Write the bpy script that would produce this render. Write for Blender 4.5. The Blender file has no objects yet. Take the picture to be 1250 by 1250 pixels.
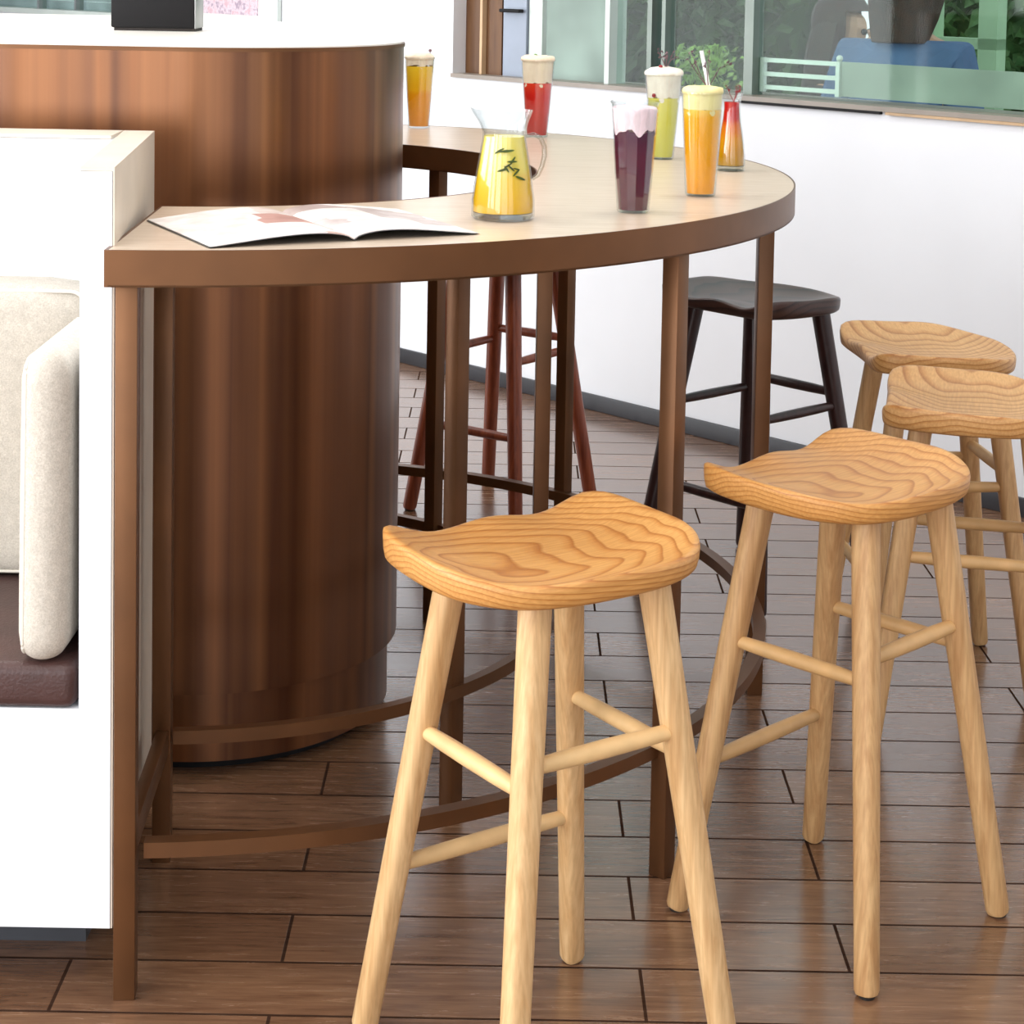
import bpy, bmesh, math, random
from mathutils import Vector, Matrix, noise
random.seed(7)
C = bpy.context.scene.collection
PI = math.pi
def R(a): return math.radians(a)

# ------------------------------------------------------------------ materials
def s2l(c):
    return tuple((x/12.92 if x <= .04045 else ((x+.055)/1.055)**2.4) for x in [v/255 for v in c]) + (1,)

class NT:
    def __init__(s, name):
        s.m = bpy.data.materials.new(name); s.m.use_nodes = True
        s.t = s.m.node_tree; s.n = s.t.nodes; s.l = s.t.links
        s.b = s.n['Principled BSDF']
    def N(s, typ, **kw):
        nd = s.n.new(typ)
        for k, v in kw.items(): setattr(nd, k, v)
        return nd
    def L(s, a, b): s.l.new(a, b)
    def coord(s, scale=(1, 1, 1), kind='Object', loc=(0, 0, 0), rot=(0, 0, 0)):
        tc = s.N('ShaderNodeTexCoord'); mp = s.N('ShaderNodeMapping')
        mp.inputs['Scale'].default_value = scale; mp.inputs['Location'].default_value = loc; mp.inputs['Rotation'].default_value = rot
        s.L(tc.outputs[kind], mp.inputs['Vector']); return mp.outputs['Vector']
    def noise(s, vec, scale, detail=3, rough=.5, dist=0):
        nd = s.N('ShaderNodeTexNoise'); nd.inputs['Scale'].default_value = scale; nd.inputs['Detail'].default_value = detail
        nd.inputs['Roughness'].default_value = rough; nd.inputs['Distortion'].default_value = dist
        s.L(vec, nd.inputs['Vector']); return nd.outputs['Fac']
    def ramp(s, fac, stops, interp='LINEAR'):
        r = s.N('ShaderNodeValToRGB'); e = r.color_ramp.elements; r.color_ramp.interpolation = interp
        while len(e) < len(stops): e.new(.5)
        for el, (p, c) in zip(e, stops): el.position = p; el.color = s2l(c)
        s.L(fac, r.inputs['Fac']); return r.outputs['Color']
    def mix(s, a, b, fac, mode='MIX'):
        m = s.N('ShaderNodeMix', data_type='RGBA', blend_type=mode)
        for sock, v in ((m.inputs[0], fac), (m.inputs[6], a), (m.inputs[7], b)):
            if hasattr(v, 'default_value'): s.L(v, sock)
            else: sock.default_value = v
        return m.outputs[2]
    def math(s, op, a, b=0):
        m = s.N('ShaderNodeMath', operation=op)
        for sock, v in ((m.inputs[0], a), (m.inputs[1], b)):
            if hasattr(v, 'default_value'): s.L(v, sock)
            else: sock.default_value = v
        return m.outputs[0]
    def bump(s, h, strength=.2, dist=.01):
        b = s.N('ShaderNodeBump'); b.inputs['Strength'].default_value = strength; b.inputs['Distance'].default_value = dist
        s.L(h, b.inputs['Height']); s.L(b.outputs['Normal'], s.b.inputs['Normal'])
    def set(s, **kw):
        for k, v in kw.items():
            s.b.inputs[k.replace('_', ' ')].default_value = v
        return s

def plain(name, col, rough=.5, var=.06, scale=6, metallic=0., bump=0., bscale=60, spec=.5):
    t = NT(name); v = t.coord()
    f = t.noise(v, scale, 3)
    a = tuple(max(0, c*(1-var)) for c in col); b = tuple(min(255, c*(1+var)) for c in col)
    t.L(t.ramp(f, [(.3, a), (.7, b)]), t.b.inputs['Base Color'])
    t.set(Roughness=rough, Metallic=metallic); t.b.inputs['Specular IOR Level'].default_value = spec
    if bump: t.bump(t.noise(t.coord(), bscale, 4), bump, .004)
    return t.m

def wood_rings(name, light, mid, dark, axis_z=-.22, freq=62, rough=.42, tilt=.12):
    """solid growth-ring timber: rings around a long axis below the board"""
    t = NT(name)
    v = t.coord()
    wob = t.noise(t.coord(scale=(1.3, 3.2, 3.2)), 2.0, 2, .4)
    sep = t.N('ShaderNodeSeparateXYZ'); t.L(v, sep.inputs[0])
    x, y, z = sep.outputs
    zz = t.math('ADD', t.math('SUBTRACT', z, axis_z), t.math('MULTIPLY', x, tilt))
    yy = t.math('ADD', y, .03)
    rr = t.math('SQRT', t.math('ADD', t.math('MULTIPLY', yy, yy), t.math('MULTIPLY', zz, zz)))
    rr = t.math('ADD', rr, t.math('MULTIPLY', wob, .05))
    ph = t.math('FRACT', t.math('MULTIPLY', rr, freq))
    fine = t.noise(t.coord(scale=(6, 90, 90)), 3, 2)
    base = t.ramp(ph, [(0, light), (.45, light), (.72, mid), (.9, dark), (1, light)])
    col = t.mix(base, t.ramp(fine, [(.35, (200, 178, 150)), (.7, (255, 255, 255))]), .35, 'MULTIPLY')
    big = t.ramp(t.noise(v, 3.5, 2), [(.3, (222, 205, 185)), (.7, (255, 255, 255))])
    col = t.mix(col, big, .55, 'MULTIPLY')
    t.L(col, t.b.inputs['Base Color']); t.set(Roughness=rough)
    t.bump(ph, .12, .0012)
    return t.m

def wood_long(name, light, dark, scale=(30, 30, 1.5), rough=.45, contrast=.5):
    t = NT(name)
    f = t.noise(t.coord(scale=scale), 2.0, 4, .6, .6)
    g = t.noise(t.coord(scale=(scale[0]*4, scale[1]*4, scale[2]*2)), 2.0, 2)
    col = t.mix(t.ramp(f, [(.28, dark), (.68, light)]), t.ramp(g, [(.3, (205, 190, 172)), (.7, (255, 255, 255))]), contrast, 'MULTIPLY')
    t.L(col, t.b.inputs['Base Color']); t.set(Roughness=rough)
    t.bump(f, .06, .001)
    return t.m

def floor_mat():
    t = NT('walnut plank floor')
    v = t.coord(loc=(.31, -.012, 0))
    br = t.N('ShaderNodeTexBrick'); br.offset = .37; br.offset_frequency = 2
    t.L(v, br.inputs['Vector'])
    br.inputs['Scale'].default_value = 1; br.inputs['Mortar Size'].default_value = .0030; br.inputs['Mortar Smooth'].default_value = .3
    br.inputs['Brick Width'].default_value = .82; br.inputs['Row Height'].default_value = .142; br.inputs['Bias'].default_value = 0
    br.inputs['Color1'].default_value = s2l((160, 126, 98)); br.inputs['Color2'].default_value = s2l((137, 105, 80)); br.inputs['Mortar'].default_value = s2l((78, 60, 50))
    # a second, different plank tone so neighbours differ
    g1 = t.noise(t.coord(scale=(2.2, 26, 1)), 3.0, 5, .62, .8)
    g2 = t.noise(t.coord(scale=(5, 110, 1)), 3.0, 3, .6)
    g3 = t.noise(t.coord(scale=(.9, 3, 1)), 2.0, 3, .5)
    c = t.mix(br.outputs['Color'], t.ramp(g1, [(.3, (170, 152, 142)), (.55, (235, 228, 222)), (.75, (255, 255, 255))]), .85, 'MULTIPLY')
    c = t.mix(c, t.ramp(g2, [(.3, (200, 190, 185)), (.7, (255, 255, 255))]), .5, 'MULTIPLY')
    c = t.mix(c, t.ramp(g3, [(.35, (214, 205, 205)), (.7, (255, 246, 236))]), .7, 'MULTIPLY')
    t.L(c, t.b.inputs['Base Color'])
    rf = t.N('ShaderNodeMapRange'); t.L(g1, rf.inputs[0]); rf.inputs[3].default_value = .20; rf.inputs[4].default_value = .32
    t.L(rf.outputs[0], t.b.inputs['Roughness']); t.b.inputs['Specular IOR Level'].default_value = .9; t.set(Coat_Roughness=.16)
    inv = t.math('SUBTRACT', 1, br.outputs['Fac'])
    t.L(t.math('MULTIPLY', inv, .55), t.b.inputs['Coat Weight'])
    t.L(t.math('MULTIPLY', inv, .9), t.b.inputs['Specular IOR Level'])
    t.bump(t.math('ADD', inv, t.math('MULTIPLY', g1, .03)), .3, .0015)
    return t.m

def bronze(name, base, rough=.38, metallic=.55, streak=None):
    t = NT(name)
    f = t.noise(t.coord(scale=(3, 3, 3)), 2, 3)
    a = tuple(c*.9 for c in base); b = tuple(min(255, c*1.08) for c in base)
    t.L(t.ramp(f, [(.3, a), (.7, b)]), t.b.inputs['Base Color'])
    t.set(Roughness=rough, Metallic=metallic)
    if streak: t.bump(t.noise(t.coord(scale=streak), 8, 2), .03, .001)
    return t.m

def column_mat():
    t = NT('brushed bronze cladding')
    f = t.noise(t.coord(scale=(7.5, 7.5, .12)), 1.0, 3, .55)
    h = t.noise(t.coord(scale=(60, 60, .5)), 1.0, 3, .6)
    col = t.ramp(f, [(.32, (84, 49, 28)), (.45, (134, 86, 50)), (.58, (102, 63, 38)), (.72, (156, 106, 66))])  # vertical streaks stand for room reflections, painted into the base colour
    col = t.mix(col, t.ramp(h, [(.3, (225, 215, 205)), (.7, (255, 255, 255))]), .6, 'MULTIPLY')
    t.L(col, t.b.inputs['Base Color']); t.set(Roughness=.30, Metallic=.72, Coat_Weight=.3, Coat_Roughness=.22)
    t.bump(h, .04, .001)
    return t.m

def glass_mat(name, tint=(255, 255, 255), k=1.0):
    t = NT(name); n = t.n
    n.remove(t.b)
    tr = t.N('ShaderNodeBsdfTransparent'); tr.inputs[0].default_value = s2l(tint)
    gl = t.N('ShaderNodeBsdfGlossy'); gl.inputs['Roughness'].default_value = .03
    fr = t.N('ShaderNodeLayerWeight'); fr.inputs['Blend'].default_value = .5
    mu = t.math('ADD', .03*k, t.math('MULTIPLY', t.math('POWER', fr.outputs['Facing'], 4.0), .42*k))
    mx = t.N('ShaderNodeMixShader'); t.L(mu, mx.inputs[0]); t.L(tr.outputs[0], mx.inputs[1]); t.L(gl.outputs[0], mx.inputs[2])
    t.L(mx.outputs[0], n['Material Output'].inputs[0])
    return t.m

def frost_mat(name, tint, mixf=.5):
    t = NT(name); n = t.n; n.remove(t.b)
    v = t.coord(scale=(1, 1, 1))
    col = t.ramp(t.noise(v, 4, 2), [(.35, tuple(c*.86 for c in tint)), (.7, tint)])
    tr = t.N('ShaderNodeBsdfTransparent'); t.L(col, tr.inputs[0])
    tl = t.N('ShaderNodeBsdfTranslucent'); t.L(col, tl.inputs[0])
    df = t.N('ShaderNodeBsdfDiffuse'); t.L(col, df.inputs[0])
    m1 = t.N('ShaderNodeMixShader'); m1.inputs[0].default_value = .5; t.L(tl.outputs[0], m1.inputs[1]); t.L(df.outputs[0], m1.inputs[2])
    m2 = t.N('ShaderNodeMixShader'); m2.inputs[0].default_value = mixf; t.L(tr.outputs[0], m2.inputs[1]); t.L(m1.outputs[0], m2.inputs[2])
    t.L(m2.outputs[0], n['Material Output'].inputs[0])
    return t.m

def liquid(name, stops, zs, rough=.18, cells=0):
    """colour bands of a layered drink, by height in the cup"""
    t = NT(name)
    sep = t.N('ShaderNodeSeparateXYZ'); t.L(t.coord(), sep.inputs[0])
    nz = t.noise(t.coord(), 45, 3)
    z = t.math('ADD', sep.outputs[2], t.math('MULTIPLY', t.math('SUBTRACT', nz, .5), .018))
    mr = t.N('ShaderNodeMapRange'); t.L(z, mr.inputs[0]); mr.inputs[1].default_value = zs[0]; mr.inputs[2].default_value = zs[1]
    col = t.ramp(mr.outputs[0], stops)
    t.L(col, t.b.inputs['Base Color']); t.set(Roughness=rough)
    t.b.inputs['Subsurface Weight'].default_value = .1; t.b.inputs['Subsurface Radius'].default_value = (.03, .02, .01); t.b.inputs['Subsurface Scale'].default_value = .5
    return t.m

def page_mat(name, seed, tones):
    t = NT(name)
    v = t.coord(loc=(seed, seed*.7, 0))
    vo = t.N('ShaderNodeTexVoronoi', feature='F1', distance='CHEBYCHEV'); vo.inputs['Scale'].default_value = 11; t.L(v, vo.inputs['Vector'])
    nz = t.noise(v, 26, 4, .6)
    sel = t.ramp(vo.outputs['Color'], [(.0, (250, 248, 244)), (.66, (250, 248, 244)), (.70, tones[0]), (.84, tones[1])], 'LINEAR')
    lines = t.N('ShaderNodeTexWave', bands_direction='Y'); lines.inputs['Scale'].default_value = 55; t.L(v, lines.inputs['Vector'])
    col = t.mix(sel, t.ramp(nz, [(.35, (205, 190, 185)), (.6, (255, 255, 255))]), .45, 'MULTIPLY')
    t.L(col, t.b.inputs['Base Color']); t.set(Roughness=.35)
    return t.m

def fabric_mat(name, col):
    t = NT(name)
    w = t.noise(t.coord(scale=(1, 1, 1)), 420, 3, .7)
    g = t.noise(t.coord(), 90, 4, .6)
    a = tuple(c*.93 for c in col)
    c = t.mix(t.ramp(g, [(.3, a), (.7, col)]), t.ramp(w, [(.35, (214, 210, 204)), (.65, (255, 255, 255))]), .7, 'MULTIPLY')
    t.L(c, t.b.inputs['Base Color']); t.set(Roughness=.95); t.b.inputs['Specular IOR Level'].default_value = .15
    t.bump(w, .5, .002)
    return t.m

M = {}
M['floor'] = floor_mat()
M['wall'] = plain('white painted wall', (236, 238, 242), .7, .012, 2)
M['ceiling'] = plain('white ceiling paint', (240, 240, 240), .8, .01, 2)
M['base'] = plain('charcoal skirting', (52, 52, 56), .45, .1)
M['bronze'] = bronze('bronze table metal', (110, 73, 44))
M['column'] = column_mat()
M['counter'] = plain('glossy cream counter top', (246, 242, 234), .3, .02, 3)
def birch_mat():
    t = NT('pale oak laminate')
    f = t.noise(t.coord(scale=(3, 40, 3)), 2.5, 4, .6, .5)
    t.L(t.ramp(f, [(.3, (205, 184, 160)), (.7, (226, 208, 188))]), t.b.inputs['Base Color']); t.set(Roughness=.28)
    return t.m
M['top'] = birch_mat()
M['pine'] = wood_rings('golden pine seat', (224, 168, 98), (214, 152, 82), (186, 120, 56), freq=135)
M['pine_pale'] = wood_rings('tawny pine seat', (222, 174, 114), (208, 154, 92), (180, 122, 66), axis_z=-.3, freq=88, tilt=-.4)
M['pine_leg'] = wood_long('pale ash leg', (232, 196, 146), (208, 162, 108))
M['pine_leg_b'] = wood_long('honey ash leg', (222, 182, 130), (192, 144, 94))
M['rod'] = plain('ash dowel', (224, 186, 132), .45, .08, 14)
M['rod_b'] = plain('honey dowel', (208, 166, 112), .45, .08, 14)
M['dark_wood'] = wood_rings('dark walnut seat', (74, 50, 44), (58, 38, 34), (40, 26, 25), freq=60, rough=.35)
M['dark_leg'] = wood_long('dark walnut leg', (64, 38, 36), (40, 22, 22), rough=.35)
M['red_wood'] = wood_rings('reddish seat timber', (150, 78, 48), (126, 58, 36), (92, 40, 26), freq=60, rough=.35)
M['red_leg'] = wood_long('reddish brown leg', (158, 80, 48), (118, 52, 32), rough=.35)
M['white'] = plain('white lacquered booth', (238, 241, 245), .35, .01, 3)
M['cream'] = plain('cream booth edge', (222, 210, 194), .4, .03, 8)
M['plinth'] = plain('dark plinth', (62, 64, 70), .5, .1)
M['leather'] = plain('dark brown leather', (72, 48, 45), .38, .1, 14, bump=.25, bscale=220)
M['fabric'] = fabric_mat('oatmeal woven fabric', (216, 208, 196))
M['fabric2'] = fabric_mat('beige woven fabric', (222, 214, 202))
M['piping'] = plain('ivory piping', (226, 219, 206), .8, .03)
M['black'] = plain('matte black plastic', (22, 21, 23), .6, .1, spec=.25)
M['steel'] = plain('brushed aluminium', (168, 170, 170), .35, .05, metallic=.8)
M['rubber'] = plain('dark rubber foot', (44, 38, 34), .7, .1)
M['glass'] = glass_mat('clear drinking glass', (250, 252, 252), 1.6)
M['pane'] = glass_mat('window glass', (240, 248, 244), .5)
M['thick'] = glass_mat('thick glass base', (232, 232, 226), 3.0)
M['foam'] = plain('milk foam', (250, 240, 224), .7, .04, 40, bump=.3, bscale=160)
M['foam_pink'] = plain('pinkish cream foam', (240, 214, 220), .6, .05, 30, bump=.3, bscale=160)
M['foam_peach'] = plain('peach tinted foam', (252, 226, 200), .6, .05, 30, bump=.3, bscale=160)
M['foam_yellow'] = plain('pale yellow foam', (250, 232, 166), .6, .04, 30, bump=.3, bscale=160)
M['straw'] = plain('white straw', (240, 240, 238), .3, .01)
M['leaf'] = plain('green leaf', (92, 132, 62), .5, .25, 30)
M['mint'] = plain('dark mint leaf', (62, 78, 24), .5, .25, 60)
M['berry'] = plain('dark red berry', (138, 24, 30), .3, .2, 80)
M['twig'] = plain('dried purple twig', (110, 84, 88), .7, .2, 60)
M['page_a'] = page_mat('printed page with pink pictures', 1.3, ((232, 206, 196), (206, 160, 150)))
M['page_b'] = page_mat('printed page with grey pictures', 4.1, ((216, 206, 204), (188, 168, 162)))
M['paper'] = plain('page edges', (228, 226, 222), .6, .03)
M['cover'] = plain('dark magazine cover', (40, 42, 46), .35, .1)

# ------------------------------------------------------------------ mesh helpers
def obj(name, bm, mat, parent=None, smooth=True, angle=35):
    me = bpy.data.meshes.new(name)
    bmesh.ops.recalc_face_normals(bm, faces=bm.faces)
    bm.to_mesh(me); bm.free()
    if smooth:
        me.polygons.foreach_set('use_smooth', [True]*len(me.polygons))
        me.set_sharp_from_angle(angle=R(angle))
    me.materials.append(mat)
    o = bpy.data.objects.new(name, me); C.objects.link(o)
    if parent: o.parent = parent
    return o
def tag(o, label=None, cat=None, group=None, kind=None):
    if label: o['label'] = label
    if cat: o['category'] = cat
    if group: o['group'] = group
    if kind: o['kind'] = kind
    return o
def thing(name, label, cat, loc=(0, 0, 0), rz=0, group=None, kind=None):
    o = bpy.data.objects.new(name, None); o.empty_display_size = .05; C.objects.link(o)
    o.location = loc; o.rotation_euler = (0, 0, rz)
    return tag(o, label, cat, group, kind)
def struct(name, bm, mat, **k):
    return tag(obj(name, bm, mat, **k), kind='structure')
def box(bm, x0, x1, y0, y1, z0, z1, bev=0, seg=2, mtx=None):
    r = bmesh.ops.create_cube(bm, size=1); vs = r['verts']
    bmesh.ops.scale(bm, verts=vs, vec=(x1-x0, y1-y0, z1-z0)); bmesh.ops.translate(bm, verts=vs, vec=((x0+x1)/2, (y0+y1)/2, (z0+z1)/2))
    if mtx: bmesh.ops.transform(bm, verts=vs, matrix=mtx)
    if bev:
        es = list({e for v in vs for e in v.link_edges})
        bmesh.ops.bevel(bm, geom=es, offset=bev, segments=seg, affect='EDGES', profile=.5)
    return bm
def prism(bm, pts, z0, z1, bev=0):
    a = [bm.verts.new((x, y, z0)) for x, y in pts]; b = [bm.verts.new((x, y, z1)) for x, y in pts]
    n = len(pts); fs = [bm.faces.new(a[::-1]), bm.faces.new(b)]
    for i in range(n): fs.append(bm.faces.new((a[i], a[(i+1) % n], b[(i+1) % n], b[i])))
    if bev: bmesh.ops.bevel(bm, geom=list({e for f in fs for e in f.edges}), offset=bev, segments=2, affect='EDGES')
    return bm
def lathe(bm, prof, n=48, off=(0, 0, 0), cap0=True, cap1=True, fn=None):
    rings = []
    for r, z in prof:
        ring = []
        for i in range(n):
            a = 2*PI*i/n; x, y, zz = r*math.cos(a), r*math.sin(a), z
            if fn: x, y, zz = fn(x, y, zz, a)
            ring.append(bm.verts.new((x+off[0], y+off[1], zz+off[2])))
        rings.append(ring)
    for a, b in zip(rings, rings[1:]):
        for i in range(n): bm.faces.new((a[i], a[(i+1) % n], b[(i+1) % n], b[i]))
    if cap0: bm.faces.new(rings[0][::-1])
    if cap1: bm.faces.new(rings[-1])
    return bm
def tube(bm, pts, rad, n=12, up=None, sq=False, ex=2.0):
    """sweep a (super)elliptic section along points; rad is a number or a list; ex>2 squares it off"""
    pts = [Vector(p) for p in pts]; m = len(pts)
    rads = rad if isinstance(rad, (list, tuple)) else [rad]*m
    rings = []; ref = Vector(up) if up else None
    for i, p in enumerate(pts):
        d = (pts[min(i+1, m-1)]-pts[max(i-1, 0)]).normalized()
        r0 = ref or (Vector((0, 0, 1)) if abs(d.z) < .9 else Vector((1, 0, 0)))
        u = (r0-d*r0.dot(d)).normalized(); v = d.cross(u)
        ring = []
        for k in range(n):
            a = 2*PI*(k+.5)/n; c, s = math.cos(a), math.sin(a)
            q = (abs(c)**ex+abs(s)**ex)**(-1/ex)
            ring.append(bm.verts.new(p+(u*c+v*s)*q*rads[i]))
        rings.append(ring)
    for a, b in zip(rings, rings[1:]):
        for k in range(n): bm.faces.new((a[k], a[(k+1) % n], b[(k+1) % n], b[k]))
    bm.faces.new(rings[0][::-1]); bm.faces.new(rings[-1])
    return bm
def arc_band(bm, cx, cy, r0, r1, a0, a1, z0, z1, n=96):
    rows = []
    for i in range(n+1):
        a = R(a0+(a1-a0)*i/n); c, s = math.cos(a), math.sin(a)
        rows.append([bm.verts.new((cx+r*c, cy+r*s, z)) for r, z in ((r0, z0), (r1, z0), (r1, z1), (r0, z1))])
    for p, q in zip(rows, rows[1:]):
        for k in range(4): bm.faces.new((p[k], p[(k+1) % 4], q[(k+1) % 4], q[k]))
    bm.faces.new(rows[0][::-1]); bm.faces.new(rows[-1])
    return bm
def copy_tree(o, parent=None):
    c = o.copy(); C.objects.link(c); c.parent = parent
    for ch in list(o.children): copy_tree(ch, c)
    return c

# ------------------------------------------------------------------ camera
h, yp, pitch, roll, F = 1.4371, 126.9, .0699, .0178, 2371.7
Fw = Vector((0, math.cos(pitch), -math.sin(pitch))); U = Vector((0, math.sin(pitch), math.cos(pitch))); Rt = Vector((1, 0, 0))
R2 = Rt*math.cos(roll)+U*math.sin(roll); U2 = -Rt*math.sin(roll)+U*math.cos(roll)
cam = bpy.data.cameras.new('camera'); co = bpy.data.objects.new('camera', cam); C.objects.link(co)
mw = Matrix.Identity(4)
for i in range(3): mw[i][0], mw[i][1], mw[i][2] = R2[i], U2[i], -Fw[i]
mw[2][3] = h
co.matrix_world = mw
cam.sensor_fit = 'HORIZONTAL'; cam.sensor_width = 36; cam.lens = F*36/1250; cam.shift_y = (yp-625)/1250
cam.clip_start = .05; cam.clip_end = 100
bpy.context.scene.camera = co

# ------------------------------------------------------------------ room shell
W1 = Vector((-.405, 7.011, 0)); T = Vector((.68402, -.72946, 0)); Nn = Vector((.72946, .68402, 0))   # wall line, along, outward
WM = Matrix(((T.x, Nn.x, 0, W1.x), (T.y, Nn.y, 0, W1.y), (0, 0, 1, 0), (0, 0, 0, 1)))                # local: x along wall, y outward
SL, SR = -4.3, 12.2; H = 2.9
def wall_box(s0, s1, z0, z1, y0=0, y1=.18, bm=None, bev=0):
    bm = bm or bmesh.new(); return box(bm, s0, s1, y0, y1, z0, z1, bev=bev, mtx=WM)
bm = bmesh.new()
WIN = [(.284, 4.4, 1.062, 2.25), (-3.3, -1.93, 1.20, 2.25)]
s = SL
for s0, s1, z0, z1 in sorted(WIN):
    wall_box(s, s0, 0, H, bm=bm); wall_box(s0, s1, 0, z0, bm=bm); wall_box(s0, s1, z1, H, bm=bm); s = s1
wall_box(s, SR, 0, H, bm=bm)
struct('wall_right', bm, M['wall'], smooth=False)
struct('baseboard_right', wall_box(SL, SR, 0, .052, -.014, -.001, bev=.003), M['base'])
pL = W1+T*SL; pR = W1+T*SR
XL, YB = -3.4, -2.4
bm = bmesh.new(); prism(bm, [(XL-.2, YB-.2), (pR.x+.6, YB-.2), (pR.x+.1, pR.y+.1), (pL.x+.1, pL.y+.12), (XL-.2, pL.y+.2)], -.06, 0)
struct('floor', bm, M['floor'], smooth=False)
bm = bmesh.new(); prism(bm, [(XL-.2, YB-.2), (pR.x+.6, YB-.2), (pR.x+.1, pR.y+.1), (pL.x+.1, pL.y+.12), (XL-.2, pL.y+.2)], H, H+.1)
struct('ceiling', bm, M['ceiling'], smooth=False)
# glazed facades: to the left of and behind the camera
def facade(name, along, fixed, a0, a1, piers, z0, z1):
    bm = bmesh.new()
    def b(u0, u1, w0, w1):
        if along == 'y': box(bm, fixed-.2, fixed, u0, u1, w0, w1)
        else: box(bm, u0, u1, fixed-.2, fixed, w0, w1)
    b(a0, a1, 0, z0); b(a0, a1, z1, H)
    for u0, u1 in piers: b(u0, u1, z0, z1)
    struct(name, bm, M['wall'], smooth=False)
facade('wall_left', 'y', XL, YB, pL.y+.1, [(YB, -2.0), (-.2, .25), (2.0, 2.5), (4.4, 4.9), (6.8, pL.y+.1)], .25, 2.65)
facade('wall_back', 'x', YB, XL, pR.x+.5, [(XL, -3.1), (-1.0, -.6), (1.6, 2.0), (4.2, pR.x+.5)], .25, 2.65)
bays_l = [(-2.0, -.2), (.25, 2.0), (2.5, 4.4), (4.9, 6.8)]
bays_b = [(-3.1, -1.0), (-.6, 1.6), (2.0, 4.2)]
k = 3
for axis, bays in (('y', bays_l), ('x', bays_b)):
    for u0, u1 in bays:
        w = thing('window_%d' % k, None, None, kind='structure'); k += 1
        bm = bmesh.new()
        for a, b_, z0, z1 in ((u0, u0+.05, .25, 2.65), (u1-.05, u1, .25, 2.65), (u0, u1, .25, .3), (u0, u1, 2.6, 2.65), ((u0+u1)/2-.02, (u0+u1)/2+.02, .3, 2.6)):
            if axis == 'y': box(bm, XL-.12, XL-.06, a, b_, z0, z1)
            else: box(bm, a, b_, YB-.12, YB-.06, z0, z1)
        obj('window_frame', bm, M['steel'], w, smooth=False)

# ------------------------------------------------------------------ window in the right wall
win = thing('window_1', None, None, kind='structure')
def wp(name, mat, *a, parent=win, **k):
    return obj(name, wall_box(*a, **k), mat, parent, smooth=False)
M['walnut_panel'] = wood_long('brown timber panel', (118, 80, 44), (86, 54, 28), scale=(8, 8, 1))
M['bluegrey'] = plain('blue grey panel', (150, 160, 176), .4, .04)
M['palegreen'] = frost_mat('frosted pale green pane', (214, 230, 222), .8)
M['frost'] = frost_mat('frosted green glass strip', (226, 236, 226), .8)
M['sill'] = plain('grey beige sill', (150, 140, 130), .4, .05)
M['woodsill'] = plain('tan timber sill piece', (196, 164, 128), .5, .08)
M['mull'] = plain('grey green window metal', (112, 122, 114), .35, .06, metallic=.3)
M['mull_light'] = plain('light aluminium mullion', (206, 216, 210), .3, .03)
S0, S1, Z0, Z1 = WIN[0]
wp('sill', M['sill'], S0, S1, Z0-.010, Z0+.004, -.010, .19)
wp('gap_strip', M['black'], 1.60, 2.12, Z0-.018, Z0-.0105, -.013, .02)
wp('sill_insert', M['woodsill'], 2.14, 2.62, Z0-.018, Z0-.0105, -.016, .02)
wp('lintel', M['mull'], S0, S1, Z1-.03, Z1, .02, .1)
wp('timber_panel', M['walnut_panel'], S0+.001, .378, Z0+.004, Z1-.03, .06, .09)
wp('timber_panel', M['walnut_panel'], .392, .470, Z0+.004, Z1-.03, .06, .09)
wp('mullion', M['woodsill'], .379, .391, Z0+.004, Z1-.03, .04, .10)
wp('side_panel', M['bluegrey'], .478, .592, Z0+.004, Z1-.03, .06, .10)
hd = wp('side_panel', M['mull_light'], .596, .66, Z0+.004, Z1-.03, .07, .10)
wp('handle', M['black'], .485, .585, 1.285, 1.297, .03, .055, bev=.003)
wp('frosted_pane', M['palegreen'], .672, .98, Z0+.004, Z1-.03, .08, .09)
wp('mullion', M['mull_light'], .985, 1.005, Z0+.004, Z1-.03, .04, .12)
wp('mullion', M['mull'], 1.162, 1.182, Z0+.004, Z1-.03, .05, .10)
wp('mullion', M['mull'], 1.225, 1.240, Z0+.004, Z1-.03, .05, .10)
wp('mullion', M['mull'], 1.565, 1.60, Z0+.004, Z1-.03, .05, .10)
wp('mullion', M['mull'], 2.86, 2.90, Z0+.004, Z1-.03, .05, .10)
wp('mullion', M['mull'], 3.6, 3.64, Z0+.004, Z1-.03, .05, .10)
wp('pane', M['pane'], 1.01, 1.56, Z0+.004, Z1-.03, .072, .078)
wp('pane', M['pane'], 1.605, 2.855, Z0+.004, Z1-.03, .072, .078)
wp('pane', M['pane'], 2.905, 4.395, Z0+.004, Z1-.03, .072, .078)
# frosted strip low in the big pane and its little white rail
wp('frosted_strip', M['frost'], 1.90, 4.39, Z0+.016, Z0+.118, .095, .101)
rl = bmesh.new()
for z in (Z0+.022, Z0+.062, Z0+.104): wall_box(1.60, 1.90, z, z+.013, .088, .100, bm=rl)
for sx in (1.60, 1.885): wall_box(sx, sx+.014, Z0+.014, Z0+.118, .086, .102, bm=rl)
obj('guard_rail', rl, M['mull_light'], win, smooth=False)
kb = bmesh.new(); bmesh.ops.create_uvsphere(kb, u_segments=16, v_segments=10, radius=.010, matrix=WM @ Matrix.Translation((1.893, .094, Z0+.127)))
obj('knob', kb, M['mull_light'], win)

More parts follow.
